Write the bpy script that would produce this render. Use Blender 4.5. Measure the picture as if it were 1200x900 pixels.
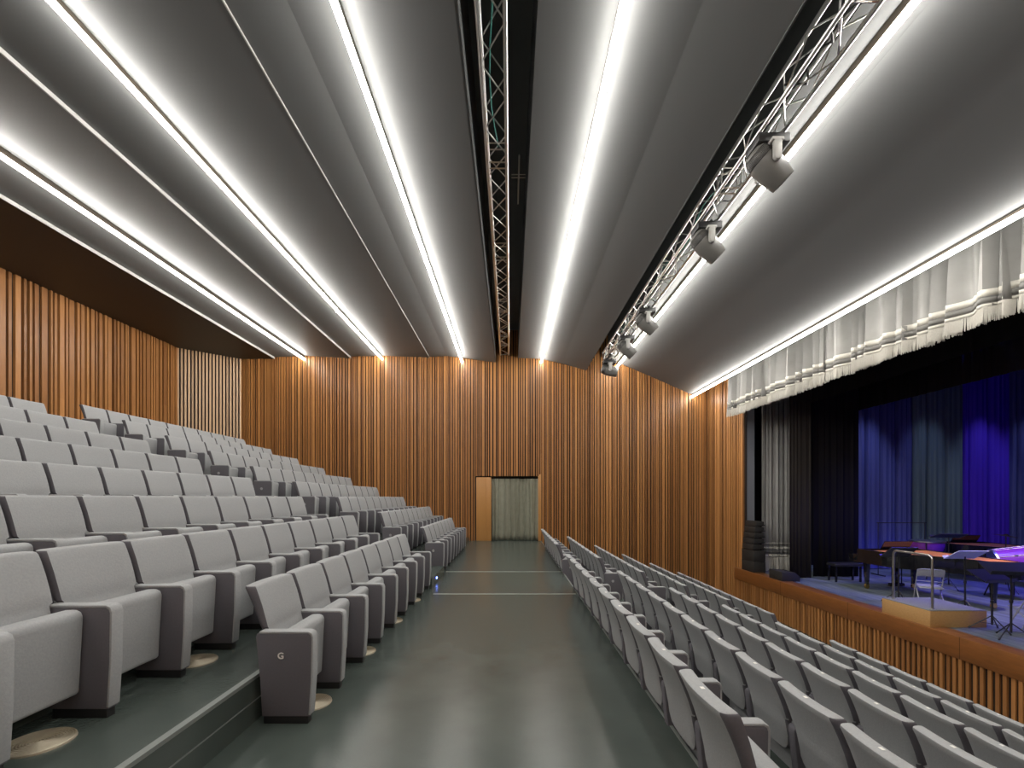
import bpy, bmesh, math, random
from mathutils import Vector, Matrix
random.seed(7)
R = math.radians
sc = bpy.context.scene
col = sc.collection
for o in list(bpy.data.objects): bpy.data.objects.remove(o)

# ---------------------------------------------------------------- camera / world / lights
F = 530.0
cam = bpy.data.objects.new('camera', bpy.data.cameras.new('camera'))
col.objects.link(cam)
cam.location = (0, 0, 1.5); cam.rotation_euler = (R(90), 0, 0)
cam.data.sensor_width = 36; cam.data.lens = F / 1200 * 36
cam.data.shift_x = 2 / 1200; cam.data.shift_y = 133 / 1200
cam.data.clip_start = .05; cam.data.clip_end = 100
sc.camera = cam
w = bpy.data.worlds.new('world'); sc.world = w; w.use_nodes = True
w.node_tree.nodes['Background'].inputs[0].default_value = (.01, .01, .012, 1)
w.node_tree.nodes['Background'].inputs[1].default_value = 1
sc.view_settings.view_transform = 'Standard'; sc.view_settings.look = 'None'
sc.view_settings.gamma = 1; sc.view_settings.use_curve_mapping = False
sc.view_settings.exposure = 0.55
TUBE = 36.0          # emission of the linear ceiling lamps

def spot(name, loc, target, color, power, size, blend=.6, rad=.08):
    l = bpy.data.lights.new(name, 'SPOT'); l.color = color; l.energy = power
    l.spot_size = R(size); l.spot_blend = blend; l.shadow_soft_size = rad
    o = bpy.data.objects.new(name, l); col.objects.link(o); o.location = loc
    o.rotation_euler = (Vector(target) - Vector(loc)).to_track_quat('-Z', 'Y').to_euler()
    return o
# stage lighting: coloured floods on the side drapes, blue wash on the stage floor
for fx, fp in ((11.3, 230), (13.3, 120), (15.1, 170), (16.5, 110)):
    spot('stage_flood', (fx, 12.9, 5.9), (fx, 14.5, 1.8), (.6, .7, 1), fp, 42, 1)
spot('stage_wash', (10.6, 9.5, 6.3), (10.2, 10.6, -.8), (.1, .12, 1), 2000, 75, .8)
spot('stage_wash', (13.2, 7, 6.3), (12.4, 9, -.8), (.12, .08, 1), 1900, 80, .8)
spot('stage_wash', (11.5, 7, 6.0), (9.9, 9.8, 0), (1, .85, .72), 900, 42, .8)  # added unseen warm spot that brightens the piano interior

# ---------------------------------------------------------------- helpers
class MB:
    def __init__(s): s.v = []; s.f = []; s.t = []; s.tone = 0.5
    def add(s, vs, fs):
        n = len(s.v); s.v += [tuple(p) for p in vs]; s.f += [tuple(i + n for i in f) for f in fs]
        s.t += [s.tone] * len(fs)
    def box(s, x0, x1, y0, y1, z0, z1):
        s.add([(x0,y0,z0),(x1,y0,z0),(x1,y1,z0),(x0,y1,z0),(x0,y0,z1),(x1,y0,z1),(x1,y1,z1),(x0,y1,z1)],
              [(0,3,2,1),(4,5,6,7),(0,1,5,4),(1,2,6,5),(2,3,7,6),(3,0,4,7)]); return s
    def prism(s, poly, y0, y1, axis='Y'):
        n = len(poly)
        if axis == 'Y': a = [(p[0], y0, p[1]) for p in poly]; b = [(p[0], y1, p[1]) for p in poly]
        elif axis == 'Z': a = [(p[0], p[1], y0) for p in poly]; b = [(p[0], p[1], y1) for p in poly]
        else: a = [(y0, p[0], p[1]) for p in poly]; b = [(y1, p[0], p[1]) for p in poly]
        s.add(a + b, [tuple(range(n - 1, -1, -1)), tuple(range(n, 2 * n))] + [(i, (i+1) % n, (i+1) % n + n, i + n) for i in range(n)])
        return s
    def tube(s, pts, r, n=8, cap=True):
        pts = [Vector(p) for p in pts]; rs = r if isinstance(r, (list, tuple)) else [r] * len(pts)
        vs = []; up = None
        for i, p in enumerate(pts):
            d = (pts[min(i+1, len(pts)-1)] - pts[max(i-1, 0)]).normalized()
            if up is None: up = Vector((0,0,1)) if abs(d.z) < .9 else Vector((1,0,0))
            a = d.cross(up).normalized(); b = a.cross(d).normalized(); up = b
            for k in range(n):
                t = 2*math.pi*k/n; vs.append(p + (a*math.cos(t) + b*math.sin(t)) * rs[i])
        fs = [(i*n+k, i*n+(k+1)%n, (i+1)*n+(k+1)%n, (i+1)*n+k) for i in range(len(pts)-1) for k in range(n)]
        if cap: fs += [tuple(range(n-1,-1,-1)), tuple((len(pts)-1)*n+k for k in range(n))]
        s.add(vs, fs); return s
    def lathe(s, prof, c=(0,0,0), n=24, mat=None):
        vs = []
        for (r, z) in prof:
            for k in range(n):
                t = 2*math.pi*k/n; p = Vector((r*math.cos(t), r*math.sin(t), z))
                if mat: p = mat @ p
                vs.append(p + Vector(c))
        m = len(prof)
        fs = [(i*n+k, i*n+(k+1)%n, (i+1)*n+(k+1)%n, (i+1)*n+k) for i in range(m-1) for k in range(n)]
        fs += [tuple(range(n-1,-1,-1)), tuple((m-1)*n+k for k in range(n))]
        s.add(vs, fs); return s
    def loft(s, loops):
        n = len(loops[0]); vs = [p for l in loops for p in l]; m = len(loops)
        fs = [(i*n+k, i*n+(k+1)%n, (i+1)*n+(k+1)%n, (i+1)*n+k) for i in range(m-1) for k in range(n)]
        fs += [tuple(range(n-1,-1,-1)), tuple((m-1)*n+k for k in range(n))]
        s.add(vs, fs); return s
    def mesh(s, name, mat, bevel=0, seg=2, smooth=False, ang=30, tones=False):
        me = bpy.data.meshes.new(name); me.from_pydata(s.v, [], s.f)
        bm = bmesh.new(); bm.from_mesh(me)
        if not tones: bmesh.ops.recalc_face_normals(bm, faces=bm.faces)
        if bevel:
            es = [e for e in bm.edges if len(e.link_faces) == 2 and e.calc_face_angle(0) > R(ang)]
            bmesh.ops.bevel(bm, geom=es, offset=bevel, segments=seg, affect='EDGES', profile=.5)
        for f in bm.faces: f.smooth = bool(smooth or bevel)
        if smooth or bevel:
            for e in bm.edges:
                if len(e.link_faces) == 2 and e.calc_face_angle(0) > R(42): e.smooth = False
        bm.to_mesh(me); bm.free()
        if tones:
            a = me.attributes.new('tone', 'FLOAT', 'FACE')
            a.data.foreach_set('value', s.t)
        me.materials.append(mat); return me
    def build(s, name, mat, parent=None, **k):
        return link(name, s.mesh(name, mat, **k), parent)
def link(name, me, parent=None):
    o = bpy.data.objects.new(name, me); col.objects.link(o)
    if parent: o.parent = parent
    return o
def tag(o, label=None, cat=None, group=None, kind=None):
    if label: o['label'] = label
    if cat: o['category'] = cat
    if group: o['group'] = group
    if kind: o['kind'] = kind
    return o
def empty(name, loc=(0,0,0), rz=0, label=None, cat=None, group=None):
    o = bpy.data.objects.new(name, None); col.objects.link(o); o.location = loc; o.rotation_euler.z = rz
    o.empty_display_size = .1
    return tag(o, label, cat, group)
def struct(name, mb, mat, parent=None, **k):
    o = mb.build(name, mat, parent, **k); o['kind'] = 'structure'; return o
def copy_tree(o, parent=None, kids=None):
    c = o.copy(); col.objects.link(c); c.parent = parent
    for ch in (kids[o.name] if kids else list(o.children)): copy_tree(ch, c)
    return c

# ---------------------------------------------------------------- materials
def mat(name, color, rough=.6, metal=0, emis=None, es=0, spec=.5, noise=0, nscale=20, bump=0, sheen=0):
    m = bpy.data.materials.new(name); m.use_nodes = True; nt = m.node_tree; b = nt.nodes['Principled BSDF']
    b.inputs['Base Color'].default_value = (*color, 1); b.inputs['Roughness'].default_value = rough
    b.inputs['Metallic'].default_value = metal; b.inputs['Specular IOR Level'].default_value = spec
    if sheen: b.inputs['Sheen Weight'].default_value = sheen
    if emis: b.inputs['Emission Color'].default_value = (*emis, 1); b.inputs['Emission Strength'].default_value = es
    if noise or bump:
        tc = nt.nodes.new('ShaderNodeTexCoord'); n = nt.nodes.new('ShaderNodeTexNoise'); n.inputs['Scale'].default_value = nscale
        n.inputs['Detail'].default_value = 4
        nt.links.new(tc.outputs['Object'], n.inputs['Vector'])
        if noise:
            r = nt.nodes.new('ShaderNodeMixRGB'); r.inputs[1].default_value = (*[c*(1-noise) for c in color], 1)
            r.inputs[2].default_value = (*[min(1, c*(1+noise)) for c in color], 1)
            nt.links.new(n.outputs[0], r.inputs[0]); nt.links.new(r.outputs[0], b.inputs['Base Color'])
        if bump:
            bp = nt.nodes.new('ShaderNodeBump'); bp.inputs['Strength'].default_value = bump; bp.inputs['Distance'].default_value = .01
            nt.links.new(n.outputs[0], bp.inputs['Height']); nt.links.new(bp.outputs[0], b.inputs['Normal'])
    return m
def wood(name, c0, c1, rough=.42, attr=True, grain=(9, 9, .7)):
    m = bpy.data.materials.new(name); m.use_nodes = True; nt = m.node_tree; b = nt.nodes['Principled BSDF']
    b.inputs['Roughness'].default_value = rough
    geo = nt.nodes.new('ShaderNodeNewGeometry'); mp = nt.nodes.new('ShaderNodeMapping'); mp.inputs['Scale'].default_value = grain
    n = nt.nodes.new('ShaderNodeTexNoise'); n.inputs['Scale'].default_value = 4; n.inputs['Detail'].default_value = 6
    nt.links.new(geo.outputs['Position'], mp.inputs[0]); nt.links.new(mp.outputs[0], n.inputs['Vector'])
    r = nt.nodes.new('ShaderNodeValToRGB'); r.color_ramp.elements[0].color = (*c0, 1); r.color_ramp.elements[1].color = (*c1, 1)
    ma = nt.nodes.new('ShaderNodeMath'); ma.operation = 'MULTIPLY_ADD'; ma.inputs[1].default_value = .55
    if attr:
        at = nt.nodes.new('ShaderNodeAttribute'); at.attribute_name = 'tone'
        mb_ = nt.nodes.new('ShaderNodeMath'); mb_.operation = 'SUBTRACT'; mb_.inputs[1].default_value = .27
        nt.links.new(at.outputs['Fac'], mb_.inputs[0]); nt.links.new(mb_.outputs[0], ma.inputs[2])
    else: ma.inputs[2].default_value = .22
    nt.links.new(n.outputs[0], ma.inputs[0]); nt.links.new(ma.outputs[0], r.inputs[0]); nt.links.new(r.outputs[0], b.inputs['Base Color'])
    return m
M = {}
M['fabric'] = mat('seat_fabric', (.34, .348, .355), .85, noise=.12, nscale=90, bump=.15, spec=.2)
M['fabric_side_shade'] = mat('panel_fabric_side_shade', (.125, .12, .135), .85, noise=.1, nscale=90, spec=.2)
M['rubber'] = mat('black_plastic', (.012, .012, .013), .5)
M['white'] = mat('white_tag', (.75, .74, .7), .4)
M['ring'] = mat('badge_grey', (.3, .3, .31), .35)
M['badgedark'] = mat('badge_dark', (.1, .1, .11), .5)
M['slat'] = wood('slat_wood', (.16, .06, .017), (.52, .24, .078), .36)
M['slatlit'] = wood('lit_slat_wood', (.34, .19, .085), (.68, .45, .25), .4)  # slat wood with a lightened colour, painting in the light on the corner panel
M['slatdark'] = mat('slat_backing', (.02, .009, .005), .8)
M['band'] = wood('stage_band_wood', (.09, .032, .009), (.34, .13, .036), .3, False, (4, 1.2, 6))
M['orange'] = wood('door_wood', (.42, .2, .06), (.56, .28, .09), .35, False)
M['ceil'] = mat('ceiling_panel', (.135, .138, .138), .5, spec=.35)
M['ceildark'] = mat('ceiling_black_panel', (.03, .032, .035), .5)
M['slot'] = mat('slot_black', (.11, .115, .115), .8)
M['trimlit'] = mat('ceiling_edge_lit', (.5, .5, .48), .5)  # lightened colour stands in for lamp light on the ceiling step faces
M['lampbody'] = mat('lamp_housing', (.09, .07, .05), .5)
M['tube'] = mat('lamp_tube', (1, 1, 1), .5, emis=(1, .965, .9), es=TUBE)
M['black'] = mat('black_drape', (.012, .011, .012), .95, spec=.1)
M['brownblack'] = mat('brown_black_drape', (.03, .026, .023), .95, spec=.1)
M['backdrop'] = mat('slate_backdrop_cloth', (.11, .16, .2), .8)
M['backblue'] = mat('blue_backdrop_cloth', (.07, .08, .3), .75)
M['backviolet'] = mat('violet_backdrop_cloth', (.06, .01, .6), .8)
M['grey_drape'] = mat('grey_velvet', (.27, .265, .255), .9, noise=.2, nscale=3)
M['cream'] = mat('cream_braid', (.5, .48, .43), .9, noise=.15, nscale=60)
M['braiddark'] = mat('dark_braid', (.15, .145, .135), .9)
M['green_drape'] = mat('green_drape', (.3, .3, .235), .95, noise=.15, nscale=6)
M['alu'] = mat('aluminium', (.72, .71, .69), .28, 1)
M['mh'] = mat('moving_head_grey', (.11, .107, .1), .4)
M['mhl'] = mat('moving_head_light', (.3, .295, .28), .45)
M['lens'] = mat('lens_glass', (.02, .03, .07), .05, spec=1)
M['cable'] = mat('teal_cable', (.03, .22, .18), .5)
M['stagefloor'] = None
M['piano'] = mat('piano_lacquer', (.008, .008, .01), .08, spec=.8)
M['gold'] = mat('gold_plate', (.8, .28, .06), .4, 0)
M['brass'] = mat('brass', (.8, .55, .18), .25, 1)
M['ivory'] = mat('ivory_keys', (.75, .74, .7), .3)
M['steel'] = mat('brushed_steel', (.6, .59, .57), .3, 1)
M['osb'] = wood('podium_side_wood', (.3, .15, .05), (.62, .38, .15), .6, False, (6, 6, 12))
M['carpet'] = mat('podium_top', (.2, .2, .19), .9, noise=.3, nscale=50)
M['stand'] = mat('stand_black', (.015, .015, .017), .35)
M['chairgrey'] = mat('folding_chair_grey', (.3, .31, .33), .4)
M['purple'] = mat('purple_shell', (.2, .035, .28), .25)
M['skin_drum'] = mat('drum_head', (.55, .55, .58), .5)
M['paper'] = mat('sheet_music', (.5, .52, .75), .7)
M['speaker'] = mat('speaker_black', (.02, .019, .018), .6, bump=.3, nscale=80)
M['column'] = mat('grey_column', (.16, .17, .2), .5)
M['blue_led'] = mat('blue_led', (.1, .2, 1), .4, emis=(.15, .25, 1), es=12)
M['diffuser'] = mat('diffuser_metal', (.42, .37, .28), .45, .5)
M['nosing'] = mat('step_nosing', (.17, .185, .175), .45)
M['jointline'] = mat('floor_joint', (.45, .46, .43), .4)

def floor_mat(name, c0, c1, rough, bump=.03):
    m = bpy.data.materials.new(name); m.use_nodes = True; nt = m.node_tree; b = nt.nodes['Principled BSDF']
    geo = nt.nodes.new('ShaderNodeNewGeometry')
    n = nt.nodes.new('ShaderNodeTexNoise'); n.inputs['Scale'].default_value = 2.2; n.inputs['Detail'].default_value = 8
    nt.links.new(geo.outputs['Position'], n.inputs['Vector'])
    r = nt.nodes.new('ShaderNodeValToRGB'); r.color_ramp.elements[0].color = (*c0, 1); r.color_ramp.elements[1].color = (*c1, 1)
    r.color_ramp.elements[0].position = .3; r.color_ramp.elements[1].position = .7
    nt.links.new(n.outputs[0], r.inputs[0]); nt.links.new(r.outputs[0], b.inputs['Base Color'])
    n2 = nt.nodes.new('ShaderNodeTexNoise'); n2.inputs['Scale'].default_value = 60; n2.inputs['Detail'].default_value = 5
    nt.links.new(geo.outputs['Position'], n2.inputs['Vector'])
    bp = nt.nodes.new('ShaderNodeBump'); bp.inputs['Strength'].default_value = bump; bp.inputs['Distance'].default_value = .01
    nt.links.new(n2.outputs[0], bp.inputs['Height']); nt.links.new(bp.outputs[0], b.inputs['Normal'])
    b.inputs['Roughness'].default_value = rough
    return m
M['floor'] = floor_mat('linoleum', (.054, .068, .061), (.068, .083, .075), .27, .07)
def planks():
    m = floor_mat('stage_boards', (.05, .065, .075), (.2, .235, .25), .4)
    nt = m.node_tree; n = [x for x in nt.nodes if x.type == 'TEX_NOISE'][0]
    mp = nt.nodes.new('ShaderNodeMapping'); mp.inputs['Scale'].default_value = (8, .6, 1)
    g = [x for x in nt.nodes if x.type == 'NEW_GEOMETRY'][0]
    nt.links.new(g.outputs['Position'], mp.inputs[0]); nt.links.new(mp.outputs[0], n.inputs['Vector'])
    return m
M['stagefloor'] = planks()

# ---------------------------------------------------------------- room constants
YF = 15.7; YB = -4.0; XL = -10.7
LP, LR = .845, .305          # left tier pitch and rise
RP, RR = .82, .263           # right tier pitch and drop
SX, SH = 7.35, -.8           # stage edge and stage height
def lx(n): return -1.31 - LP * (n - 1)      # arm-front X of left row n
def lh(n): return LR * (n - 1)
def rx(n): return 1.385 + RP * (n - 1)
def rh(n): return -.323 - RR * (n - 1)

# floors
struct('floor', MB().box(-1.72, 1.065, YB, YF, -2.2, 0), M['floor'])
for n in range(2, 10):
    x1 = -1.71 - LP * (n - 2); x0 = x1 - LP - .05 if n < 9 else XL
    struct('floor', MB().box(x0, x1, YB, YF, -.3, lh(n)), M['floor'])
    mb = MB().box(x1 - .035, x1 + .006, YB, YF, lh(n) - .02, lh(n) + .003)
    mb.box(x1 - .001, x1 + .004, YB, YF, lh(n) - .165, lh(n) - .158)
    struct('trim_%d' % n, mb, M['nosing'])
for n in range(1, 7):
    x0 = 1.065 + RP * (n - 1); x1 = x0 + RP
    struct('floor', MB().box(x0, x1, YB, YF, -2.2, rh(n)), M['floor'])
struct('floor', MB().box(1.065 + 6*RP, SX + .2, YB, YF, -2.3, rh(7)), M['floor'])
struct('trim_1', MB().box(1.045, 1.068, YB, YF, -.02, .002), M['nosing'])
# stair half steps in the cross aisles
for n in range(1, 9):
    x0 = lx(n) - .42
    m = MB().box(x0, x0 + .43, 7.5, 8.88, lh(n) - .01, lh(n) + .155)
    m.box(x0 + .395, x0 + .434, 7.5, 8.88, lh(n) + .14, lh(n) + .158)
    struct('stair_step', m, M['floor'])
struct('stair_step', MB().box(-1.72, -1.39, 14.0, 15.3, -.01, .15), M['floor'])
for n in range(1, 7):
    x0 = 1.065 + RP * (n - 1)
    top = (rh(n) + (rh(n - 1) if n > 1 else 0)) / 2
    struct('stair_step', MB().box(x0, x0 + .38, 7.5 - .055*(n-1), 8.75 - .05*(n-1), rh(n) - .01, top), M['floor'])
# transverse floor joints
for y, xa, xb in ((9.14, -1.3, 1.06), (7.03, -1.2, 1.02)):
    struct('trim_20', MB().box(xa, xb, y - .014, y + .014, -.002, .003), M['jointline'])

# ---------------------------------------------------------------- slatted walls
def slats(p0, p1, z0, z1, nrm, hole=None, seed=1, proud=.045, joint=(3.0, 4.4), dens=1.0, reg=None):
    """battens of uneven width on a dark board, one mesh; nrm points to the room"""
    rnd = random.Random(seed); mb = MB(); p0 = Vector(p0); p1 = Vector(p1); L = (p1 - p0).length; d = (p1 - p0) / L; nv = Vector(nrm).normalized()
    def bx(a, b, e, za, zb):
        q = [p0 + d*a, p0 + d*b]
        vs = []
        for z in (za, zb):
            for (pp, off) in ((q[0], 0), (q[1], 0), (q[1], e), (q[0], e)):
                v = pp + nv * off; vs.append((v.x, v.y, z))
        mb.add(vs, [(2,3,7,6),(1,2,6,5),(3,0,4,7),(0,3,2,1),(4,5,6,7)])
    s = 0.01; wide = False
    while s < L - .03:
        wd = (rnd.choice((.06, .072, .085)) if wide else rnd.choice((.03, .036, .042))) * dens
        if reg: wd = reg[0]
        wide = (not wide) if rnd.random() < .8 else wide
        e = proud * rnd.choice((1, 1, .8, .62)); b = min(s + wd, L)
        lo = z0
        if hole and s < hole[1] and b > hole[0]: lo = hole[2]
        zj = rnd.uniform(*joint)
        mb.tone = rnd.uniform(.25, .85)
        if rnd.random() < .5 and lo < zj < z1:
            bx(s, b, e, lo, zj); mb.tone = min(1, max(0, mb.tone + rnd.uniform(-.12, .12))); bx(s, b, e, zj, z1)
        else: bx(s, b, e, lo, z1)
        if reg: s = b + reg[1]; continue
        s = b + rnd.choice((.026, .034, .042)) * dens
    return mb
def slatwall(name, p0, p1, z0, z1, nrm, hole=None, m='slat', **k):
    o = struct(name, slats(p0, p1, z0, z1, nrm, hole, **k), M[m], tones=True)
    nv = Vector(nrm).normalized(); p0 = Vector(p0); p1 = Vector(p1); d = (p1 - p0).normalized(); mb = MB()
    def quad(a, b, za, zb):
        A = p0 + d*a; B = p0 + d*b; A2 = A - nv*.1; B2 = B - nv*.1
        mb.add([(A.x,A.y,za),(B.x,B.y,za),(B2.x,B2.y,za),(A2.x,A2.y,za),(A.x,A.y,zb),(B.x,B.y,zb),(B2.x,B2.y,zb),(A2.x,A2.y,zb)],
               [(0,1,5,4),(1,2,6,5),(2,3,7,6),(3,0,4,7),(0,3,2,1),(4,5,6,7)])
    L = (p1 - p0).length
    if hole: quad(0, hole[0], z0, z1); quad(hole[0], hole[1], hole[2], z1); quad(hole[1], L, z0, z1)
    else: quad(0, L, z0, z1)
    b = mb.build('backing_board', M['slatdark'], o)
    return o
slatwall('wall_far', (-9.33, YF, 0), (6.93, YF, 0), -2.1, 7.3, (0, -1, 0), hole=(9.33 - 1.18, 9.33 + 1.0, 2.24), seed=3)
slatwall('wall_left', (XL, YB, 0), (XL, 14.5, 0), 2, 6.6, (1, 0, 0), seed=5, dens=1.5, proud=.06)
slatwall('wall_left_corner', (XL, 14.5, 0), (-9.33, YF, 0), 2, 6.6, (1, -1.15, 0), seed=8, reg=(.052, .045), m='slatlit')
slatwall('wall_right', (6.93, YF, 0), (7.56, 14.5, 0), -2.1, 7.3, (-1.2, -.63, 0), seed=9, dens=.8)
slatwall('wall_right', (7.35, 0, 0), (7.35, YB, 0), -2.1, 7.3, (-1, 0, 0), seed=10)
slatwall('wall_back', (7.35, YB, 0), (XL, YB, 0), -2.1, 7.3, (0, 1, 0), seed=11)
# stage fascia
slatwall('wall_stage_front', (SX + .06, 0, 0), (SX + .06, 14.9, 0), -2.1, SH - .34, (-1, 0, 0), seed=12, joint=(5, 6), reg=(.055, .055))
bandm = MB().box(SX, SX + .35, 0, 14.92, SH - .35, SH + .012)
struct('trim_21', bandm, M['band'], bevel=.006)
jm = MB()
for y in (12.3, 9.85, 7.4, 4.95, 2.5): jm.box(SX - .0015, SX + .3, y - .003, y + .003, SH - .35, SH + .0135)
struct('trim_22', jm, M['slatdark'])
# stage house
struct('floor', MB().box(SX + .3, 17.6, 0, 15.4, SH - .3, SH), M['stagefloor'])
struct('wall_stage', MB().box(17.6, 17.7, 0, 15.4, SH, 7.4).box(7.56, 17.7, 15.4, 15.5, SH, 7.4).box(SX+.1, 17.7, -.1, 0, -2, 7.4), M['black'])
struct('wall_proscenium', MB().box(7.25, 7.5, 0, 14.6, 5.2, 7.4), M['black'])
struct('ceiling', MB().box(XL - .1, 17.7, YB - .1, YF + .1, 7.35, 7.5), M['slot'])
struct('wall_stage_column', MB().box(7.60, 7.84, 14.52, 14.6, SH, 5.4), M['column'])

# door recess with drape
struct('wall_door_recess', MB().box(-1.18, 1.0, YF + .45, YF + .5, 0, 2.4).box(-1.22, -1.18, YF+.05, YF + .5, 0, 2.3).box(-1.2, 1.02, YF + .1, YF + .5, 2.3, 2.36), M['slatdark'])
struct('floor', MB().box(-1.2, 1.02, YF, YF + .5, -.1, 0), M['floor'])
dr = struct('door_1', MB().box(-1.18, -.83, YF - .02, YF + .03, 0, 2.2), M['orange'], bevel=.004)
struct('trim_23', MB().box(-.83, -.66, YF - .035, YF + .05, 0, 2.2), M['orange'], bevel=.004)
struct('trim_24', MB().box(.97, 1.07, YF - .06, YF + .3, 0, 2.3), M['orange'], bevel=.004)

def curtain(p0, p1, zt, zb, amp, wl, seed, flare=1.0, nz=8, pinch=.5, hem=0.0, step=.02, power=.7):
    """pleated cloth from p0 to p1; returns function(offset, za, zb) -> MB"""
    rnd = random.Random(seed); p0 = Vector(p0); p1 = Vector(p1); L = (p1 - p0).length; d = (p1 - p0) / L
    nv = Vector((-d.y, d.x, 0)); n = max(8, int(L / step)); cuts = [0]
    while cuts[-1] < L: cuts.append(cuts[-1] + wl * rnd.uniform(.55, 1.5))
    amps = [rnd.uniform(.55, 1.2) for _ in cuts]; ph = [rnd.uniform(.25, .75) for _ in cuts]
    prof = []; j = 0
    for i in range(n + 1):
        s = L * i / n
        while s > cuts[j + 1]: j += 1
        t = (s - cuts[j]) / (cuts[j+1] - cuts[j]); c = ph[j]
        v = (math.sin(math.pi * t) ** power) * amps[j] - .5 + .18 * math.sin(math.pi * 4 * t + j)
        prof.append((s, v, .5 * math.sin(6.28 * (t - c))))
    def f(off, za, zb_, nzz=nz, rag=0, closed=True):
        mb = MB(); vs = []; r2 = random.Random(seed + 5)
        for k in range(nzz + 1):
            z = za + (zb_ - za) * k / nzz; q = (zt - z) / (zt - zb)
            a = amp * (pinch + (1 - pinch) * q ** flare)
            for (s, v, w2) in prof:
                p = p0 + d * (s + amp * .3 * w2 * q) + nv * (v * a + off)
                zz = z + hem * v * q
                if rag and k == nzz: zz += r2.uniform(-rag, rag)
                vs.append((p.x, p.y, zz))
        m = n + 1
        mb.add(vs, [(k*m+i, k*m+i+1, (k+1)*m+i+1, (k+1)*m+i) for k in range(nzz) for i in range(n)])
        return mb
    return f
def solid(o, t=.006):
    s = o.modifiers.new('solid', 'SOLIDIFY'); s.thickness = t; s.offset = 0; return o

c = curtain((-.64, YF + .12, 0), (.98, YF + .12, 0), 2.16, .0, .15, .19, 21, pinch=.7)
o = solid(c(0, 2.16, .015, 10).build('door_drape', M['green_drape'], smooth=True), .01)
tag(o, 'grey-green pleated drape hanging in the doorway at the end of the aisle', 'curtain')
tag(MB().tube([(-.64, YF + .12, 2.2), (.97, YF + .12, 2.2)], .018).build('curtain_rail', M['rubber']), 'black rail carrying the doorway drape', 'curtain rail')

# ---------------------------------------------------------------- ceiling
def panel(pts, m, th=.06, name='ceiling'):
    poly = list(pts) + [(x, h + th) for (x, h) in reversed(pts)]
    return struct(name, MB().prism(poly, YB, YF), m)
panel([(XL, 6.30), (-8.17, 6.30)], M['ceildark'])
panel([(-8.17, 6.36), (-7.1, 6.41), (-5.54, 6.33)], M['ceil'])
panel([(-5.54, 6.385), (-4.4, 6.41), (-2.81, 6.35)], M['ceil'])
panel([(-2.81, 6.37), (-2.2, 6.40), (-1.67, 6.34), (-.515, 6.18)], M['ceil'])
panel([(.27, 6.34), (1.07, 6.30), (1.8, 6.14), (2.63, 5.90)], M['ceil'])
panel([(3.37, 6.24), (3.9, 6.1), (4.9, 5.68), (6.30, 5.06)], M['ceil'])
struct('trim_30', MB().box(-8.175, -8.155, YB, YF, 6.295, 6.37), M['trimlit'])
struct('trim_31', MB().box(-5.545, -5.525, YB, YF, 6.325, 6.395), M['trimlit'])
struct('trim_32', MB().box(-2.815, -2.80, YB, YF, 6.345, 6.375), M['trimlit'])
# slot side boards and dark slot backs
struct('trim_33', MB().box(-.53, -.505, YB, YF, 6.18, 7.35).box(.27, .29, YB, YF, 6.34, 7.35), M['slot'])
struct('trim_34', MB().box(2.61, 2.63, YB, YF, 5.9, 7.35).box(3.37, 3.39, YB, YF, 6.24, 7.35), M['slot'])
# soffit between last panel and proscenium
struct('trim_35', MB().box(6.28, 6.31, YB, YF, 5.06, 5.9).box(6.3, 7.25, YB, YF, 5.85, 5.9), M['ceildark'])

# linear lamps
names = ['leftmost long linear ceiling lamp, above the upper seating tier',
         'second long linear ceiling lamp from the left wall',
         'long linear ceiling lamp just left of the central truss',
         'long linear ceiling lamp just right of the central truss',
         'long linear ceiling lamp behind the truss with moving heads',
         'long linear ceiling lamp along the edge above the stage pelmet']
for (x, h, hc), nm in zip([(-7.13, 6.28, 6.42), (-4.44, 6.30, 6.415), (-1.67, 6.20, 6.34), (1.07, 6.18, 6.30), (3.69, 6.02, 6.16), (6.28, 4.985, 5.07)], names):
    e = empty('linear_lamp', (x, 0, h), label=nm, cat='lamp', group='linear ceiling lamps')
    MB().tube([(0, YB + .1, 0), (0, YF - .05, 0)], .034, 12).build('lamp_tube', M['tube'], e, smooth=True)
    MB().box(-.018, .018, YB + .1, YF - .05, .031, hc - h - .012).build('lamp_housing', M['lampbody'], e)

# ---------------------------------------------------------------- trusses
def truss(name, xl, hb, s, y0, y1, label, seg=2.0):
    e = empty(name, (xl, 0, hb), label=label, cat='truss', group=None)
    for (a, b) in ((0, 0), (s, 0), (0, s), (s, s)):
        MB().tube([(a, y0, b), (a, y1, b)], .025, 10).build('chord', M['alu'], e, smooth=True)
    mb = MB(); cell = .43; y = y0; k = 0
    while y < y1 - .05:
        yn = min(y + cell, y1)
        for (pa, pb) in (((0,0),(s,0)), ((0,0),(0,s)), ((s,0),(s,s)), ((0,s),(s,s))):
            a, b = (pa, pb) if k % 2 == 0 else (pb, pa)
            mb.tube([(a[0], y, a[1]), (b[0], yn, b[1])], .0095, 6)
        y = yn; k += 1
    y = y0
    while y < y1:
        for q in (y + .04, y + .16):
            for (pa, pb) in (((0,0),(s,0)), ((0,0),(0,s)), ((s,0),(s,s)), ((0,s),(s,s))):
                mb.tube([(pa[0], q, pa[1]), (pb[0], q, pb[1])], .0095, 6)
        y += seg * 1.0
    mb.build('lattice', M['alu'], e, smooth=True)
    return e
truss('lighting_truss', -.32, 6.2, .27, YB + .3, 14.9, 'aluminium box truss in the central ceiling slot', 2.5)
truss('lighting_truss', 2.96, 5.84, .28, YB + .3, 14.45, 'aluminium box truss carrying the moving head spotlights', 2.5)
mb = MB(); rnd = random.Random(4)
mb.tube([(-.2 + .04*math.sin(i*.9), 1 + i*.35, 6.32 + .05*math.sin(i*1.3)) for i in range(16)], .008, 6)
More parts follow.
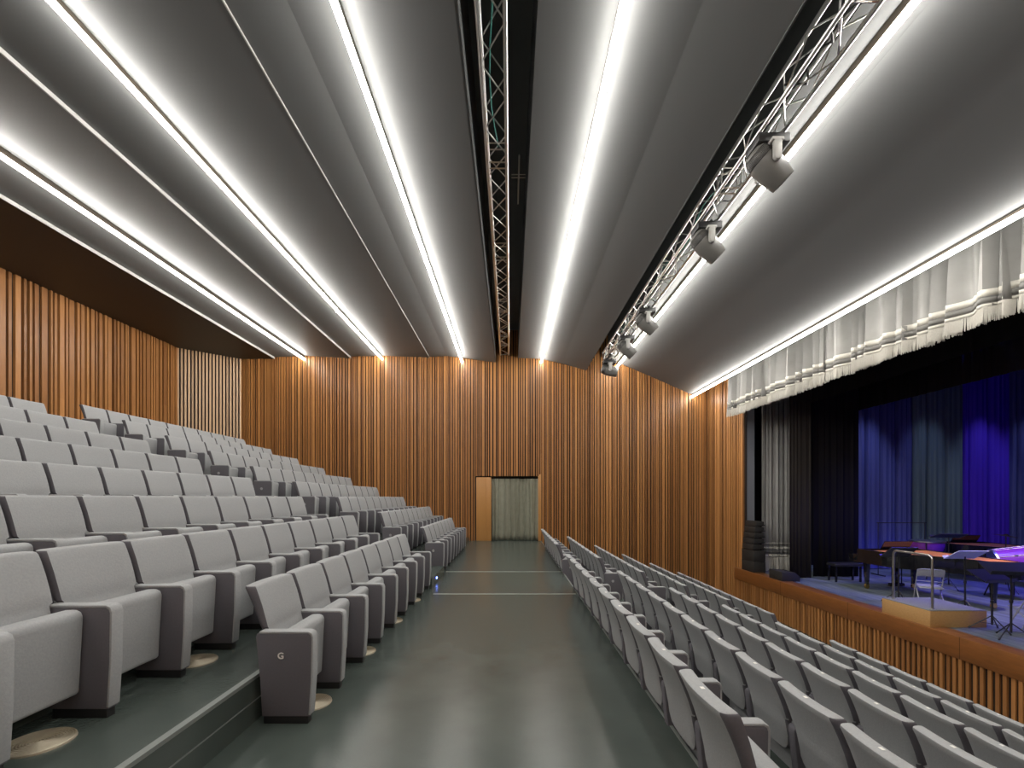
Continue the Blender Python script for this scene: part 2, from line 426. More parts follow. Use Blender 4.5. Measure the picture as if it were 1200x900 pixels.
tag(mb.build('cable', M['cable'], smooth=True), 'teal cable running inside the central truss', 'cable')
mb = MB().tube([(3.05 + .05*math.sin(i*.9), 5 + i*.35, 6.0 + .06*math.sin(i*1.3)) for i in range(26)], .008, 6)
tag(mb.build('cable', M['cable'], smooth=True), 'teal cable threaded through the truss with moving heads', 'cable')
mb = MB().tube([(3.1 + .1*math.sin(i*2.1), 2.2 + i*.12, 5.95 + .08*math.sin(i*1.7)) for i in range(24)], .012, 6)
tag(mb.build('cable', M['rubber'], smooth=True), 'black cable bunched in the near end of the right truss', 'cable')
mb = MB()
for z in (6.52, 6.57): mb.tube([(.02, 7.1, z), (.24, 7.1, z)], .006, 6)
mb.tube([(.13, 6.6, 6.5), (.13, 7.7, 6.5)], .012, 6)
tag(mb.build('pipe_bracket', M['steel'], smooth=True), 'small pipe bracket hanging in the slot right of the central truss', 'bracket')

# moving heads
def moving_head():
    e = empty('moving_head_light')
    MB().box(-.19, .19, -.15, .15, -.15, -.04).build('base', M['rubber'], e, bevel=.015)
    MB().box(-.09, -.05, -.035, .035, -.05, .05).box(.05, .09, -.035, .035, -.05, .05).box(-.12,.12,-.02,.02,-.08,-.06).build('clamp', M['rubber'], e, bevel=.006)
    y = MB()
    for s in (-1, 1):
        y.prism([(-.045, -.18), (.045, -.18), (.045, -.38), (.02, -.41), (-.02, -.41), (-.045, -.38)], s*.2 - .028, s*.2 + .028)
    y.box(-.07, .07, -.228, .228, -.19, -.15)
    y.build('yoke', M['mhl'], e, bevel=.012)
    ax = Vector((0, 0, -.34))
    rot = Vector((1, 0, -1)).to_track_quat('Z', 'Y').to_matrix()
    hd = MB().lathe([(.02,-.25),(.08,-.245),(.125,-.22),(.15,-.17),(.168,-.06),(.168,.05),(.155,.16),(.14,.25),(.135,.27),(.125,.27),(.12,.25)], (0,0,0), 28).build('head', M['mh'], e, smooth=True)
    hd.location = ax; hd.rotation_euler = Vector((1, 0, -1)).to_track_quat('Z', 'Y').to_euler()
    MB().lathe([(.002,.252),(.06,.262),(.121,.25)], (0,0,0), 24).build('lens', M['lens'], hd, smooth=True)
    v = MB()
    for k in range(7): v.lathe([(.166 - k*.004, -.1 - k*.016), (.17 - k*.004, -.104 - k*.016), (.166 - k*.004, -.108 - k*.016)], (0,0,0), 28)
    v.build('vent_ribs', M['rubber'], hd, smooth=True)
    return e
proto = moving_head(); kids_h = proto.name
mhl = ['nearest and largest moving head spotlight on the right truss', 'second nearest moving head spotlight on the right truss',
       'middle of the five moving head spotlights on the right truss', 'fourth moving head spotlight, second from the far wall',
       'farthest moving head spotlight, at the wall end of the truss']
for i, y in enumerate((5.45, 7.15, 10.35, 12.1, 14.2)):
    o = proto if i == 0 else copy_tree(proto)
    o.location = (3.1, y, 5.83); tag(o, mhl[i], 'spotlight', 'moving head spotlights on the truss')
    if i == 4:
        h = [c for c in o.children if c.name.startswith('head')][0]
        h.rotation_euler = Vector((1, -.15, -.35)).to_track_quat('Z', 'Y').to_euler()

# ---------------------------------------------------------------- theatre seats
W = .55
def back_mesh():
    loops = []
    # z, rear x, front x, width
    secs = [(.385,-.325,-.29,.30),(.392,-.335,-.285,.36),(.41,-.338,-.283,.415),(.44,-.343,-.285,.452),(.50,-.349,-.292,.472),(.585,-.366,-.312,.474),
            (.612,-.372,-.32,.48),(.627,-.375,-.318,.512),(.70,-.398,-.336,.516),(.78,-.428,-.358,.516),(.85,-.459,-.382,.516),(.887,-.478,-.396,.514),(.899,-.478,-.404,.506),(.905,-.468,-.414,.488)]
    N = 9
    for z, xr, xf, w_ in secs:
        r = min(.02, (xf - xr) * .4); L = []
        def bul(y): return -.026 * (1 - (2*y/.54)**2)
        ys = [-w_/2 + r + (w_ - 2*r) * i/(N-1) for i in range(N)]
        for y in ys: L.append((xr + bul(y), y + .31, z))
        L.append((xr + r*.3, w_/2 - r*.3 + .31, z)); L.append((xr + r, w_/2 + .31, z)); L.append((xf - r, w_/2 + .31, z)); L.append((xf - r*.3, w_/2 - r*.3 + .31, z))
        for y in reversed(ys): L.append((xf + bul(y)*.9, y + .31, z))
        L.append((xf - r*.3, -w_/2 + r*.3 + .31, z)); L.append((xf - r, -w_/2 + .31, z)); L.append((xr + r, -w_/2 + .31, z)); L.append((xr + r*.3, -w_/2 + r*.3 + .31, z))
        loops.append(L)
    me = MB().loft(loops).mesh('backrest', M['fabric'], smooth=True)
    me.materials.append(M['fabric_side_shade'])          # side faces reuse the dark panel cloth as painted-in shade
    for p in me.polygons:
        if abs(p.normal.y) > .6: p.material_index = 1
    return me
def arm_mesh():
    prof = [(-.015,.05),(.0,.30),(.002,.575),(-.006,.597),(-.028,.606),(-.35,.606),(-.37,.597),(-.375,.575),(-.348,.3),(-.335,.05)]
    return MB().prism(prof, 0, .07).mesh('armrest', M['fabric_side_shade'], bevel=.009, ang=50)
def pad_mesh():
    prof = [(-.012,.06),(.004,.30),(.008,.575),(-.002,.602),(-.026,.614),(-.35,.614),(-.35,.598),(-.028,.598),(-.012,.588),(-.006,.57),(-.01,.3),(-.026,.06)]
    return MB().prism(prof, -.002, .072).mesh('edge_pad', M['fabric'], bevel=.005, ang=50)
def seat_mesh():
    prof = [(-.175,.135),(-.158,.15),(-.136,.555),(-.146,.583),(-.175,.595),(-.235,.592),(-.262,.57),(-.27,.2),(-.25,.15)]
    return MB().prism(prof, .078, .542).mesh('seat', M['fabric'], bevel=.012, ang=20)
def foot_mesh(): return MB().box(-.325, -.03, .008, .062, 0, .055).mesh('foot', M['rubber'], bevel=.003)
def tag_mesh(): return MB().box(-.468, -.45, .297, .323, .9035, .9065).mesh('number_tag', M['white'])
def badge_mesh(): return MB().lathe([(.024,0),(.026,.002),(.024,.0035),(.02,.0038)], (0,0,0), 20, Matrix.Rotation(R(90), 3, 'X')).mesh('row_badge', M['ring'], smooth=True)
BK, AM, PD, ST, FT, TG, BD = back_mesh(), arm_mesh(), pad_mesh(), seat_mesh(), foot_mesh(), tag_mesh(), badge_mesh()
BD2 = BD.copy(); BD2.materials.clear(); BD2.materials.append(M['badgedark'])
ORD = ['', 'first', 'second', 'third', 'fourth', 'fifth', 'sixth', 'seventh', 'eighth', 'ninth', 'tenth', 'eleventh']
def letter(parent, ch):
    cu = bpy.data.curves.new('row_letter', 'FONT'); cu.body = ch; cu.size = .058; cu.align_x = 'CENTER'; cu.align_y = 'CENTER'; cu.extrude = .001; cu.offset = .0012
    t = bpy.data.objects.new('tmp', cu); col.objects.link(t)
    dg = bpy.context.evaluated_depsgraph_get(); me = bpy.data.meshes.new_from_object(t.evaluated_get(dg)); bpy.data.objects.remove(t)
    me.name = 'row_letter'; me.materials.clear(); me.materials.append(M['white'])
    o = link('row_letter', me, parent); o.rotation_euler = (R(90), 0, 0); o.location = (-.205, -.006, .453); return o
def armset(e, dy, end=False):
    a = link('armrest', AM, e); a.location = (0, dy, 0)
    p = link('edge_pad', PD, a); f = link('foot', FT, a)
    return a
def chair(x, y, z, label, group, last=False, tagged=False, badge=None):
    e = empty('theatre_seat', (x, y, z), label=label, cat='theatre seat', group=group)
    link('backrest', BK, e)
    link('seat', ST, e)
    a = armset(e, 0)
    if last: armset(e, W)
    if tagged: link('number_tag', TG, e)
    if badge is not None:
        b = link('row_badge', BD, a); b.location = (-.205, -.001, .453)
        if badge:
            b.data = BD2; letter(a, badge)
    return e
LROW = ['', 'lowest', 'second', 'third', 'fourth', 'fifth', 'sixth', 'seventh', 'eighth', 'topmost']
for n in range(1, 10):
    # near block, counted from the stair aisle towards the camera
    if n == 1: cnt = 8
    else:
        zmin = F * abs(lx(n)) / 598 - .75; cnt = 0
        while 7.39 - W * (cnt + 1) > max(zmin, 1.2): cnt += 1
    for k in range(cnt):
        y = 7.39 - W * (k + 1)
        chair(lx(n), y, lh(n), 'grey tip-up seat, %s row of left tier before the stairs, %s from stairs' % (LROW[n], ORD[k + 1]),
              'near left block of grey seats', last=(k == 0), badge=('G' if n == 1 and k == cnt - 1 else None))
    cnt = 8 if n == 1 else 10
    for k in range(cnt):
        chair(lx(n), 8.9 + W * k, lh(n), 'grey tip-up seat, %s row of left tier beyond the stairs, %s from stairs' % (LROW[n], ORD[k + 1]),
              'far left block of grey seats', last=(k == cnt - 1), badge=(('G' if n == 1 else '') if k == 0 else None))
RROW = ['', 'first', 'second', 'third', 'fourth', 'fifth', 'sixth']
for n in range(1, 7):
    for k in range(10):
        y = 7.37 - .055 * (n - 1) - W * (k + 1)
        chair(rx(n), y, rh(n), 'grey seat seen from behind, %s row right of aisle, near block, %s from steps' % (RROW[n], ORD[k + 1]),
              'near right block of grey seats', last=(k == 0), tagged=True, badge=('' if k == 9 else None))
    cnt = 8 if n == 1 else 9
    for k in range(cnt):
        chair(rx(n), 8.87 - .05 * (n - 1) + W * k, rh(n), 'grey seat seen from behind, %s row right of aisle, far block, %s from steps' % (RROW[n], ORD[k + 1]),
              'far right block of grey seats', last=(k == cnt - 1), tagged=True, badge=('' if k == 0 else None))

# floor air diffusers under the nearest seats
prof = [(.14, 0)]
for i in range(12):
    r0 = .138 - i * .0112
    prof += [(r0, .008), (r0 - .004, .012), (r0 - .008, .012), (r0 - .0085, .007)]
DM = MB().lathe(prof, (0,0,0), 32).mesh('floor_diffuser', M['diffuser'])
for n, ks in ((1, (7, 5, 3, 1)), (2, (9, 7, 5, 3))):
    for k in ks:
        o = link('floor_diffuser', DM); o.location = (lx(n) - .14, 7.39 - W * (k + 1) + .31, lh(n))
        tag(o, 'round ribbed air diffuser under the %s seat from the stairs, %s left row' % (ORD[k + 1], LROW[n]), 'air vent', 'round floor diffusers under the left seats')
o = MB().box(0, .006, 0, .05, 0, .03).build('step_light', M['blue_led']); o.location = (lx(1) + .012, 7.95, .07)
tag(o, 'small blue step light on the riser beside the left stairs', 'step light')

# ---------------------------------------------------------------- stage drapes
def fringed(name, p0, p1, zt, zb, label, amp, wl, seed, bands, fr, cat='curtain', pinch=.35, side=1, hem=0, vseg=6, power=.7):
    e = empty(name, ((p0[0]+p1[0])/2, (p0[1]+p1[1])/2, zb), label=label, cat=cat)
    mi = Vector((-(p0[0]+p1[0])/2, -(p0[1]+p1[1])/2, -zb))
    c = curtain(p0, p1, zt, zb, amp, wl, seed, pinch=pinch, hem=hem, power=power)
    def put(nm, mb, m, t=.006):
        o = mb.build(nm, m, e, smooth=True); o.location = mi; solid(o, t); return o
    put('cloth', c(0, zt, zb + fr, vseg), M['grey_drape'])
    for (a, b, m) in bands: put('braid_band', c(side * .008, zb + b, zb + a, 1), M[m])
    # fringe: separate strands hanging under the cloth
    base = c(0, zb + fr, zb, 1); nn = len(base.v) // 2; mb = MB(); r = random.Random(seed); acc = 0
    for i in range(nn - 1):
        a0 = Vector(base.v[i]); a1 = Vector(base.v[i+1]); b0 = Vector(base.v[nn+i]); b1 = Vector(base.v[nn+i+1])
        sg = (a1 - a0).length; d = (a1 - a0) / max(sg, 1e-6)
        while acc < sg:
            t = acc / sg; a = a0.lerp(a1, t); b = b0.lerp(b1, t); j = r.uniform(-.012, .012); dz = r.uniform(-.018, .01)
            mb.tube([a, (a + b)/2 + d*j*.5, b + d*j + Vector((0,0,dz))], [.006, .009, .006], 4)
            acc += .0135
        acc -= sg
    o = mb.build('fringe', M['cream'], e, smooth=True); o.location = mi
    return e
fringed('stage_pelmet', (7.0, 14.25, 0), (7.0, .3, 0), 5.7, 4.07, 'grey velvet pelmet with cream braid and fringe above the stage opening',
        .34, .34, 31, [(.20, .25, 'cream'), (.265, .335, 'braiddark'), (.36, .46, 'cream')], .21, side=-1, hem=.06, pinch=.7, power=.6)
fringed('stage_curtain', (7.86, 14.14, 0), (8.7, 14.14, 0), 5.6, SH + .02, 'grey velvet side curtain with braid and fringe drawn open at the stage edge',
        .1, .13, 32, [(.42, .5, 'cream'), (.54, .62, 'braiddark'), (.66, .74, 'cream'), (.78, .82, 'braiddark'), (.84, .87, 'cream')], .42, side=-1, pinch=.8)
def plain(name, p0, p1, zt, zb, m, label, amp, wl, seed, pinch=.8):
    o = solid(curtain(p0, p1, zt, zb, amp, wl, seed, pinch=pinch, step=.03)(0, zt, zb, 4).build(name, m, smooth=True), .01)
    return tag(o, label, 'curtain')
plain('stage_leg_drape', (7.9, 12.8, 0), (8.52, 12.8, 0), 6.5, SH + .03, M['brownblack'], 'dark brown-black leg drape right of the grey stage curtain', .03, .12, 41)
plain('stage_leg_drape', (8.7, 13.0, 0), (10.02, 13.0, 0), 6.5, SH + .03, M['black'], 'wide black leg drape between brown leg and blue backdrop', .05, .25, 42)
BD_PX = [(1005, 1016), (1016, 1034), (1034, 1052), (1052, 1072), (1072, 1089), (1089, 1110), (1110, 1131), (1131, 1138), (1138, 1161), (1161, 1186), (1186, 1195), (1195, 1222), (1222, 1240)]
BD_L = ['narrow blue backdrop strip beside the wide black leg, with a bright fold', 'blue backdrop strip, second from the wide black leg', 'blue backdrop strip, third from the wide black leg',
        'last blue backdrop strip before the slate grey ones', 'first slate grey backdrop strip from the left', 'middle slate grey backdrop strip of three', 'third slate grey backdrop strip, next to the violet ones',
        'narrow vivid violet-blue backdrop strip next to the slate grey', 'wide vivid violet-blue backdrop strip', 'right-hand vivid violet-blue backdrop strip', 'narrow dark blue strip right of the violet ones',
        'dark blue backdrop strip cut by the right edge', 'outermost dark blue backdrop strip at the back corner']
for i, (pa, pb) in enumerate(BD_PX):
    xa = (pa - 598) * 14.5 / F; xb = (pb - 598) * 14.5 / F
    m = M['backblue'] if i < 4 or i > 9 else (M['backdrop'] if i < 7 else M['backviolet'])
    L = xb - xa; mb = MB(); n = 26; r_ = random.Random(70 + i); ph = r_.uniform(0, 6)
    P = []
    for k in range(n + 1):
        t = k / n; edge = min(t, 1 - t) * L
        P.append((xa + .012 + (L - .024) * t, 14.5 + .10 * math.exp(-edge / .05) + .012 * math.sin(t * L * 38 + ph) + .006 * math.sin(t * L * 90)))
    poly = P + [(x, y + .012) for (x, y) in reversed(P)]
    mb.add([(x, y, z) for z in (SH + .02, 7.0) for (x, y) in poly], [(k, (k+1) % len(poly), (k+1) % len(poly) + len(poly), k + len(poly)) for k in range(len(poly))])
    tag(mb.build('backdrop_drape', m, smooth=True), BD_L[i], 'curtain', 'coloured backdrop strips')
plain('border_drape', (8.7, 14.3, 0), (8.7, .5, 0), 7.2, 4.25, M['black'], 'nearer black border drape hanging above the stage', .05, .3, 61)
plain('border_drape', (10.6, 14.3, 0), (10.6, .5, 0), 7.2, 4.15, M['black'], 'farther black border drape hanging above the stage', .05, .3, 62)

# ---------------------------------------------------------------- loudspeakers
e = empty('line_array_speaker', (7.40, 13.75, SH), label='stacked black loudspeaker column on the stage corner by the slatted wall', cat='loudspeaker')
MB().box(0, .36, 0, .72, 0, .34).build('subwoofer', M['speaker'], e, bevel=.01)
MB().box(0, .36, 0, .72, .345, .68).build('subwoofer', M['speaker'], e, bevel=.01)
for i in range(5):
    z = .70 + i * .178; s = i * .012 + (i * i) * .003
    c1 = MB().prism([(s, z), (.34, z + .02), (.34, z + .15), (s + .008, z + .168)], .04, .68).build('speaker_module', M['speaker'], e, bevel=.008)
    MB().box(.30, .36, .02, .035, z + .03, z + .06).box(.30, .36, .685, .70, z + .03, z + .06).build('rigging_plate', M['stand'], c1)
e = empty('floor_monitor', (7.42, 12.35, SH), label='low black wedge monitor lying on the stage edge beside the speaker column', cat='loudspeaker')
MB().prism([(0, 0), (.5, 0), (.5, .12), (.35, .24), (0, .26)], 0, .62).build('cabinet', M['speaker'], e, bevel=.01)
MB().prism([(.36, .235), (.5, .122), (.51, .13), (.37, .25)], .03, .59).build('grille', M['rubber'], e)

# ---------------------------------------------------------------- podium
e = empty('conductor_podium', (7.42, 7.99, SH), label='wooden conductor podium with grey top at the stage edge', cat='podium')
MB().box(0, 1.0, 0, 1.04, 0, .29).build('box', M['osb'], e, bevel=.004)
MB().box(.0, 1.0, .0, 1.04, .29, .305).build('platform_top', M['carpet'], e, bevel=.003)
rail = []
x = .13
pts = [(x, .10, .305), (x, .10, 1.18)]
for a in range(0, 91, 15): pts.append((x, .10 + .08 - .08*math.cos(R(a)), 1.18 + .08*math.sin(R(a))))
for a in range(0, 91, 15): pts.append((x, .92 - .08 + .08*math.sin(R(a)), 1.18 + .08*math.cos(R(a))))
pts.append((x, .92, .305))
rl = MB().tube(pts, .021, 12).build('guard_rail', M['steel'], e, smooth=True)
MB().lathe([(.045, .305), (.045, .312), (.02, .316)], (x, .10, 0), 16).lathe([(.045, .305), (.045, .312), (.02, .316)], (x, .92, 0), 16).build('rail_flange', M['steel'], rl)

# ---------------------------------------------------------------- grand pianos
def piano(loc, rz, label, small=1):
    e = empty('grand_piano', loc, rz, label=label, cat='piano', group=None)
    # local: keyboard at +Y end (y=0 front), tail towards -Y, straight bass side at x=+.75
    out = [(-.75, 0), (-.75, -.75)]
    for t in range(1, 13):
        u = t / 12; xx = -.75 + .78 * (3*u*u - 2*u*u*u); out.append((xx, -.75 - 1.45 * u))
    for a in range(0, 181, 20): out.append((.39 - .36 * math.cos(R(a)), -2.25 - .38 * math.sin(R(a))))
    out += [(.75, -2.1), (.75, 0)]
    def inset(d):
        cx = Vector((.12, -1.05)); res = []
        n = len(out)
        for i in range(n):
            p = Vector(out[i]); a = Vector(out[i-1]); b = Vector(out[(i+1) % n])
            t1 = (p - a).normalized(); t2 = (b - p).normalized(); nn = Vector((-(t1+t2).y, (t1+t2).x))
            nn = nn.normalized() if nn.length > 1e-6 else Vector((0, 0)); res.append(tuple(p + nn * d))
        return res
    inn = inset(.06); 
    n = len(out)
    vs = [(p[0], p[1], z) for z in (.66, 1.0) for p in out] + [(p[0], p[1], z) for z in (.9, 1.0) for p in inn]
    fs = [tuple(range(n-1, -1, -1))]
    for i in range(n):
        j = (i+1) % n
        fs += [(i, j, n+j, n+i), (n+i, n+j, 3*n+j, 3*n+i), (3*n+i, 3*n+j, 2*n+j, 2*n+i)]
    fs.append(tuple(2*n + i for i in range(n)))
    m = MB(); m.add(vs, fs); m.build('case', M['piano'], e)
    inn2 = [p for p in inset(.065)]
    m = MB().prism([(p[0], min(p[1], -.32)) for p in inn2], .902, .985, 'Z'); pl = m.build('gold_plate', M['gold'], e)
    m = MB()
    for i in range(26):
        xx = -.66 + i * .052; m.box(xx, xx + .004, -2.0 if xx > .1 else -.9 - (xx + .7) * 1.0, -.35, .987, .99)
    m.build('strings', M['steel'], pl)
    MB().box(-.75, .75, 0, .28, .63, .70).box(-.75, -.66, 0, .28, .7, .86).box(.66, .75, 0, .28, .7, .86).box(-.66, .66, -.01, .06, .7, .95).build('keybed', M['piano'], e, bevel=.01)
    k = MB()
    for i in range(52): k.box(-.61 + i*.0235, -.61 + i*.0235 + .0222, .08, .235, .7, .735)
    kb = k.build('white_keys', M['ivory'], e)
    k = MB()
    for i in range(51):
        if i % 7 in (0, 2, 3, 5, 6): k.box(-.61 + (i+1)*.0235 - .005, -.61 + (i+1)*.0235 + .005, .08, .18, .735, .748)
    k.build('black_keys', M['rubber'], kb)
    for (x, y) in ((-.6, -.12), (.6, -.12), (.36, -2.2)):
        l = MB().tube([(x, y, .67), (x, y, .55), (x, y, .3), (x, y, .12)], [.085, .07, .055, .045], 8).build('leg', M['piano'], e, smooth=True)
        MB().box(x - .05, x + .05, y - .02, y + .02, .06, .13).lathe([(.012,-.024),(.055,-.024),(.055,.024),(.012,.024)], (x, y, .055), 16, Matrix.Rotation(R(90), 3, 'X')).build('caster', M['brass'], l)
    ly = MB().box(-.03, .05, -.32, -.28, .16, .66).box(-.12, -.1, -.31, -.29, .16, .66).box(.12, .14, -.31, -.29, .16, .66).box(-.16, .18, -.34, -.24, .1, .17).build('pedal_lyre', M['piano'], e, bevel=.005)
    MB().box(-.09, -.05, -.24, -.12, .07, .085).box(0, .04, -.24, -.12, .07, .085).box(.09, .13, -.24, -.12, .07, .085).build('pedals', M['brass'], ly)
    ds = MB().add([(-.35, -.22, 1.0), (.35, -.22, 1.0), (.35, -.36, 1.22), (-.35, -.36, 1.22), (-.35, -.24, 1.0), (.35, -.24, 1.0), (.35, -.38, 1.21), (-.35, -.38, 1.21)],
                  [(0,1,2,3),(7,6,5,4),(0,4,5,1),(1,5,6,2),(2,6,7,3),(3,7,4,0)])
    m = MB(); m.add([(-.35, -.22, 1.0), (.35, -.22, 1.0), (.35, -.36, 1.22), (-.35, -.36, 1.22), (-.35, -.24, 1.0), (.35, -.24, 1.0), (.35, -.38, 1.21), (-.35, -.38, 1.21)],
                  [(0,1,2,3),(7,6,5,4),(0,4,5,1),(1,5,6,2),(2,6,7,3),(3,7,4,0)])
    m.build('music_desk', M['piano'], e)
    return e
piano((9.6, 11.55, SH), R(1), 'black grand piano with open gold interior behind the podium')
piano((13.2, 13.4, SH), R(-4), 'second black grand piano standing deeper on the stage')
e = empty('piano_bench', (9.2, 12.45, SH), label='black padded piano bench at the far keyboard end', cat='bench')
MB().box(-.38, .38, -.18, .18, .42, .5).build('seat', M['stand'], e, bevel=.02)
for (x, y) in ((-.33, -.14), (.33, -.14), (-.33, .14), (.33, .14)):
    MB().box(x - .02, x + .02, y - .02, y + .02, 0, .42).build('leg', M['piano'], e)

# ---------------------------------------------------------------- music stands
def music_stand(loc, rz, h, label, deskm='stand', dw=.5, tilt=35, sheet=False, leg=90):
    e = empty('music_stand', loc, rz, label=label, cat='music stand', group=None)
    MB().tube([(0,0,.1),(0,0,h*.55)], .016, 10).tube([(0,0,h*.5),(0,0,h)], .011, 10).lathe([(.022,h*.53),(.026,h*.55),(.022,h*.58)], (0,0,0), 14).build('pole', M['stand'], e, smooth=True)
    t = R(tilt); m = MB(); d = .34
    a = Vector((0, math.cos(t), -math.sin(t))) ; a = Vector((0, math.sin(R(90)-t), -math.cos(R(90)-t)))
    # desk leans back; local -y side is the musician side
    up = Vector((0, math.sin(t), math.cos(t))); nr = Vector((0, -math.cos(t), math.sin(t)))
    c = Vector((0, 0, h + .02)); vs = []
    for th in (0, .012):
        for (u, v) in ((-dw/2, -.13), (dw/2, -.13), (dw/2*.96, d - .13), (-dw/2*.96, d - .13)): vs.append(c + Vector((u, 0, 0)) + up * v + nr * th)
    m.add(vs, [(3,2,1,0),(4,5,6,7),(0,1,5,4),(1,2,6,5),(2,3,7,6),(3,0,4,7)])
    vs = []
    for th in (.0, .07):
        for (u, v) in ((-dw/2, -.142), (dw/2, -.142), (dw/2, -.13), (-dw/2, -.13)): vs.append(c + Vector((u, 0, 0)) + up * v + nr * th)
    m.add(vs, [(3,2,1,0),(4,5,6,7),(0,1,5,4),(1,2,6,5),(2,3,7,6),(3,0,4,7)])
    dk = m.build('desk', M[deskm], e)
    if sheet:
        m = MB(); vs = []
        for th in (.014, .017):
            for (u, v) in ((-dw/2*.9, -.12), (dw/2*.9, -.12), (dw/2*.9, d - .16), (-dw/2*.9, d - .16)): vs.append(c + Vector((u, 0, 0)) + up * v + nr * th)
        m.add(vs, [(3,2,1,0),(4,5,6,7),(0,1,5,4),(1,2,6,5),(2,3,7,6),(3,0,4,7)]); m.build('sheet', M['paper'], dk)
    for k in range(3):
        q = R(leg + 120 * k); L = MB().tube([(0,0,.26), (.3*math.cos(q), .3*math.sin(q), .012)], .009, 8)
        L.tube([(0,0,.12), (.16*math.cos(q), .16*math.sin(q), .125)], .005, 6)
        lg = L.build('leg', M['stand'], e, smooth=True)
        MB().tube([(.27*math.cos(q), .27*math.sin(q), .036), (.3*math.cos(q), .3*math.sin(q), .012)], .013, 8).build('rubber_foot', M['rubber'], lg, smooth=True)
    return e
music_stand((8.33, 7.82, SH), R(10), .9, 'low black music stand between podium and chair', tilt=60, dw=.62, leg=20)
music_stand((8.15, 7.36, SH), R(-14), 1.1, 'tall black music stand at the right edge of the frame', tilt=62, dw=.7)
music_stand((9.05, 9.0, SH), R(180), 1.12, 'music stand with a blue-lit sheet in front of the piano', tilt=58, dw=.62, deskm='paper')
music_stand((8.5, 9.9, SH), R(180), 1.06, 'black music stand seen through the podium guard rail', tilt=50, dw=.62)
music_stand((11.05, 11.4, SH), R(170), 1.3, 'thin music stand beyond the open piano', tilt=70, dw=.66)

# ---------------------------------------------------------------- folding chairs
def folding_chair(loc, rz, label):
    e = empty('folding_chair', loc, rz, label=label, cat='chair', group='grey folding chairs on stage')
    # faces +x locally
    for s in (-1, 1):
        y = s * .21
        MB().tube([(.22, y, .0), (.1, y, .3), (-.05, y, .62), (-.14, y, .80)], .011, 8).build('leg', M['chairgrey'], e, smooth=True)
        MB().tube([(-.24, y*.9, 0), (-.1, y*.9, .22), (.12, y*.9, .43)], .011, 8).build('leg', M['chairgrey'], e, smooth=True)
    MB().prism([(-.2, .425), (.2, .44), (.21, .452), (.19, .462), (-.19, .45)], -.19, .19).build('seat', M['chairgrey'], e, bevel=.006)
    MB().prism([(-.1, .66), (-.085, .665), (-.14, .80), (-.152, .80)], -.215, .215).build('backrest', M['chairgrey'], e, bevel=.005)
    MB().tube([(-.15, -.21, .8), (-.155, -.15, .815), (-.155, .15, .815), (-.15, .21, .8)], .011, 8).tube([(-.02,-.21,.55),(-.02,.21,.55)], .007, 8).build('back_frame', M['chairgrey'], e, smooth=True)
    return e
folding_chair((8.75, 9.45, SH), R(60), 'grey folding chair seen through the podium guard rail')
folding_chair((8.75, 7.6, SH), R(105), 'grey folding chair cut by the right edge, beside the music stands')
# ---------------------------------------------------------------- percussion
def drum(loc, r, d, axis, label, m, hgt):
    e = empty('bass_drum', loc, 0, label=label, cat='drum')
    q = Vector(axis).normalized().to_track_quat('Z', 'Y').to_matrix(); c = Vector((0, 0, hgt))
    MB().lathe([(r, -d/2), (r*1.01, -d/4), (r*1.01, d/4), (r, d/2)], c, 40, q).build('shell', M[m], e, smooth=True)
    for s in (-1, 1):
        MB().lathe([(r*1.0, s*d/2 - .02), (r*1.035, s*d/2 - .02), (r*1.035, s*d/2 + .02), (r*.98, s*d/2 + .02)], c, 40, q).build('hoop', M['steel'], e, smooth=True)
        MB().lathe([(.001, s*d/2 + s*.004), (r*.98, s*d/2 + s*.004), (r*.98, s*d/2), (.001, s*d/2)], c, 40, q).build('drum_head', M['skin_drum'], e)
    mb = MB()
    for k in range(10):
        a = 2*math.pi*k/10; p = Vector((r*1.03*math.cos(a), r*1.03*math.sin(a), 0))
        mb.tube([c + q @ (p + Vector((0,0,-d/2))), c + q @ (p + Vector((0,0,d/2)))], .006, 6)
        mb.lathe([(.004,-.03),(.018,-.02),(.018,.02),(.004,.03)], c + q @ p, 8, q)
    mb.build('tension_rods', M['steel'], e)
    l = hgt
    for (x, y) in ((-.35, -.3), (.35, -.3), (-.35, .3), (.35, .3)):
        MB().tube([(x*.6, y*.6, hgt - r*.6), (x, y, .02)], .014, 8).build('leg', M['stand'], e, smooth=True)
    return e
drum((11.4, 10.25, SH), .36, .6, (.85, -.5, .2), 'purple bass drum with chrome hoops behind the open piano', 'purple', .8)
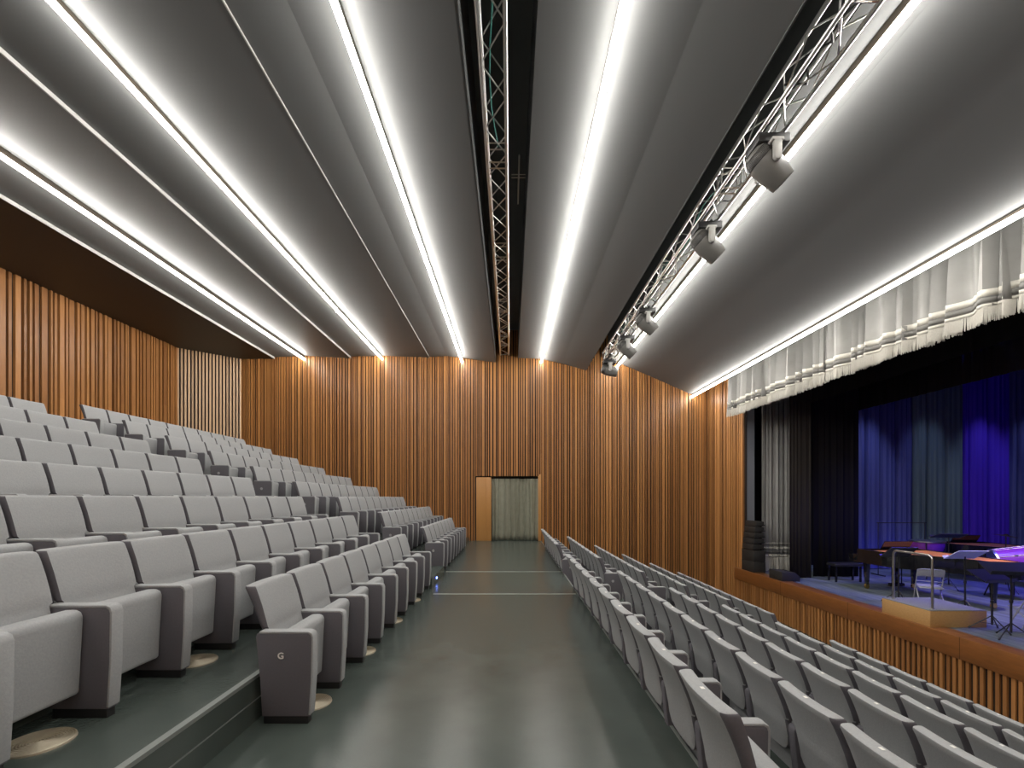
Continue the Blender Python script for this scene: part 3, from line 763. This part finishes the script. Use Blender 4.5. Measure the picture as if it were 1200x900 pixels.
def timpano(loc, r, label):
    e = empty('kettle_drum', loc, 0, label=label, cat='drum', group=None)
    MB().lathe([(r*.2, .58), (r*.55, .64), (r*.85, .78), (r*.98, .95), (r, 1.06)], (0,0,0), 32).build('bowl', M['purple'], e, smooth=True)
    MB().lathe([(r, 1.05), (r*1.05, 1.05), (r*1.05, 1.085), (r, 1.085)], (0,0,0), 32).build('hoop', M['steel'], e, smooth=True)
    MB().lathe([(.001, 1.072), (r, 1.072), (r, 1.082), (.001, 1.084)], (0,0,0), 32).build('drum_head', M['skin_drum'], e)
    for k in range(4):
        a = R(45 + 90*k); MB().tube([(r*1.02*math.cos(a), r*1.02*math.sin(a), 1.05), (r*.8*math.cos(a), r*.8*math.sin(a), .03)], .014, 8).build('leg', M['stand'], e, smooth=True)
    return e
timpano((11.75, 12.75, SH), .38, 'purple kettle drum behind the open piano, before the thin frame')
def cymbal(loc, h, r, label):
    e = empty('cymbal_stand', loc, 0, label=label, cat='cymbal')
    MB().tube([(0,0,.2),(0,0,h)], .01, 8).build('pole', M['stand'], e, smooth=True)
    q = Vector((.15, -.1, 1)).to_track_quat('Z', 'Y').to_matrix()
    MB().lathe([(r, 0), (r*.6, .02), (.05, .035), (.03, .055), (.01, .06)], (0,0,h - .04), 32, q).build('cymbal', M['brass'], e, smooth=True)
    for k in range(3):
        a = R(30 + 120*k); MB().tube([(0,0,.4), (.28*math.cos(a), .28*math.sin(a), .01)], .009, 8).build('leg', M['stand'], e, smooth=True)
cymbal((12.0, 10.95, SH), 1.4, .24, 'brass cymbal on a stand above the purple bass drum')
# chime rack frame
e = empty('percussion_rack', (10.9, 13.4, SH), label='thin rectangular percussion frame standing behind the pianos', cat='rack')
MB().tube([(0, 0, 0), (0, 0, 1.57)], .012, 8).build('post', M['stand'], e); MB().tube([(1.38, 0, 0), (1.38, 0, 1.57)], .012, 8).build('post', M['stand'], e)
MB().tube([(-.04, 0, 1.55), (1.42, 0, 1.55)], .012, 8).build('crossbar', M['stand'], e)
MB().box(-.02, .02, -.25, .25, 0, .03).box(1.36, 1.4, -.25, .25, 0, .03).build('base', M['stand'], e)
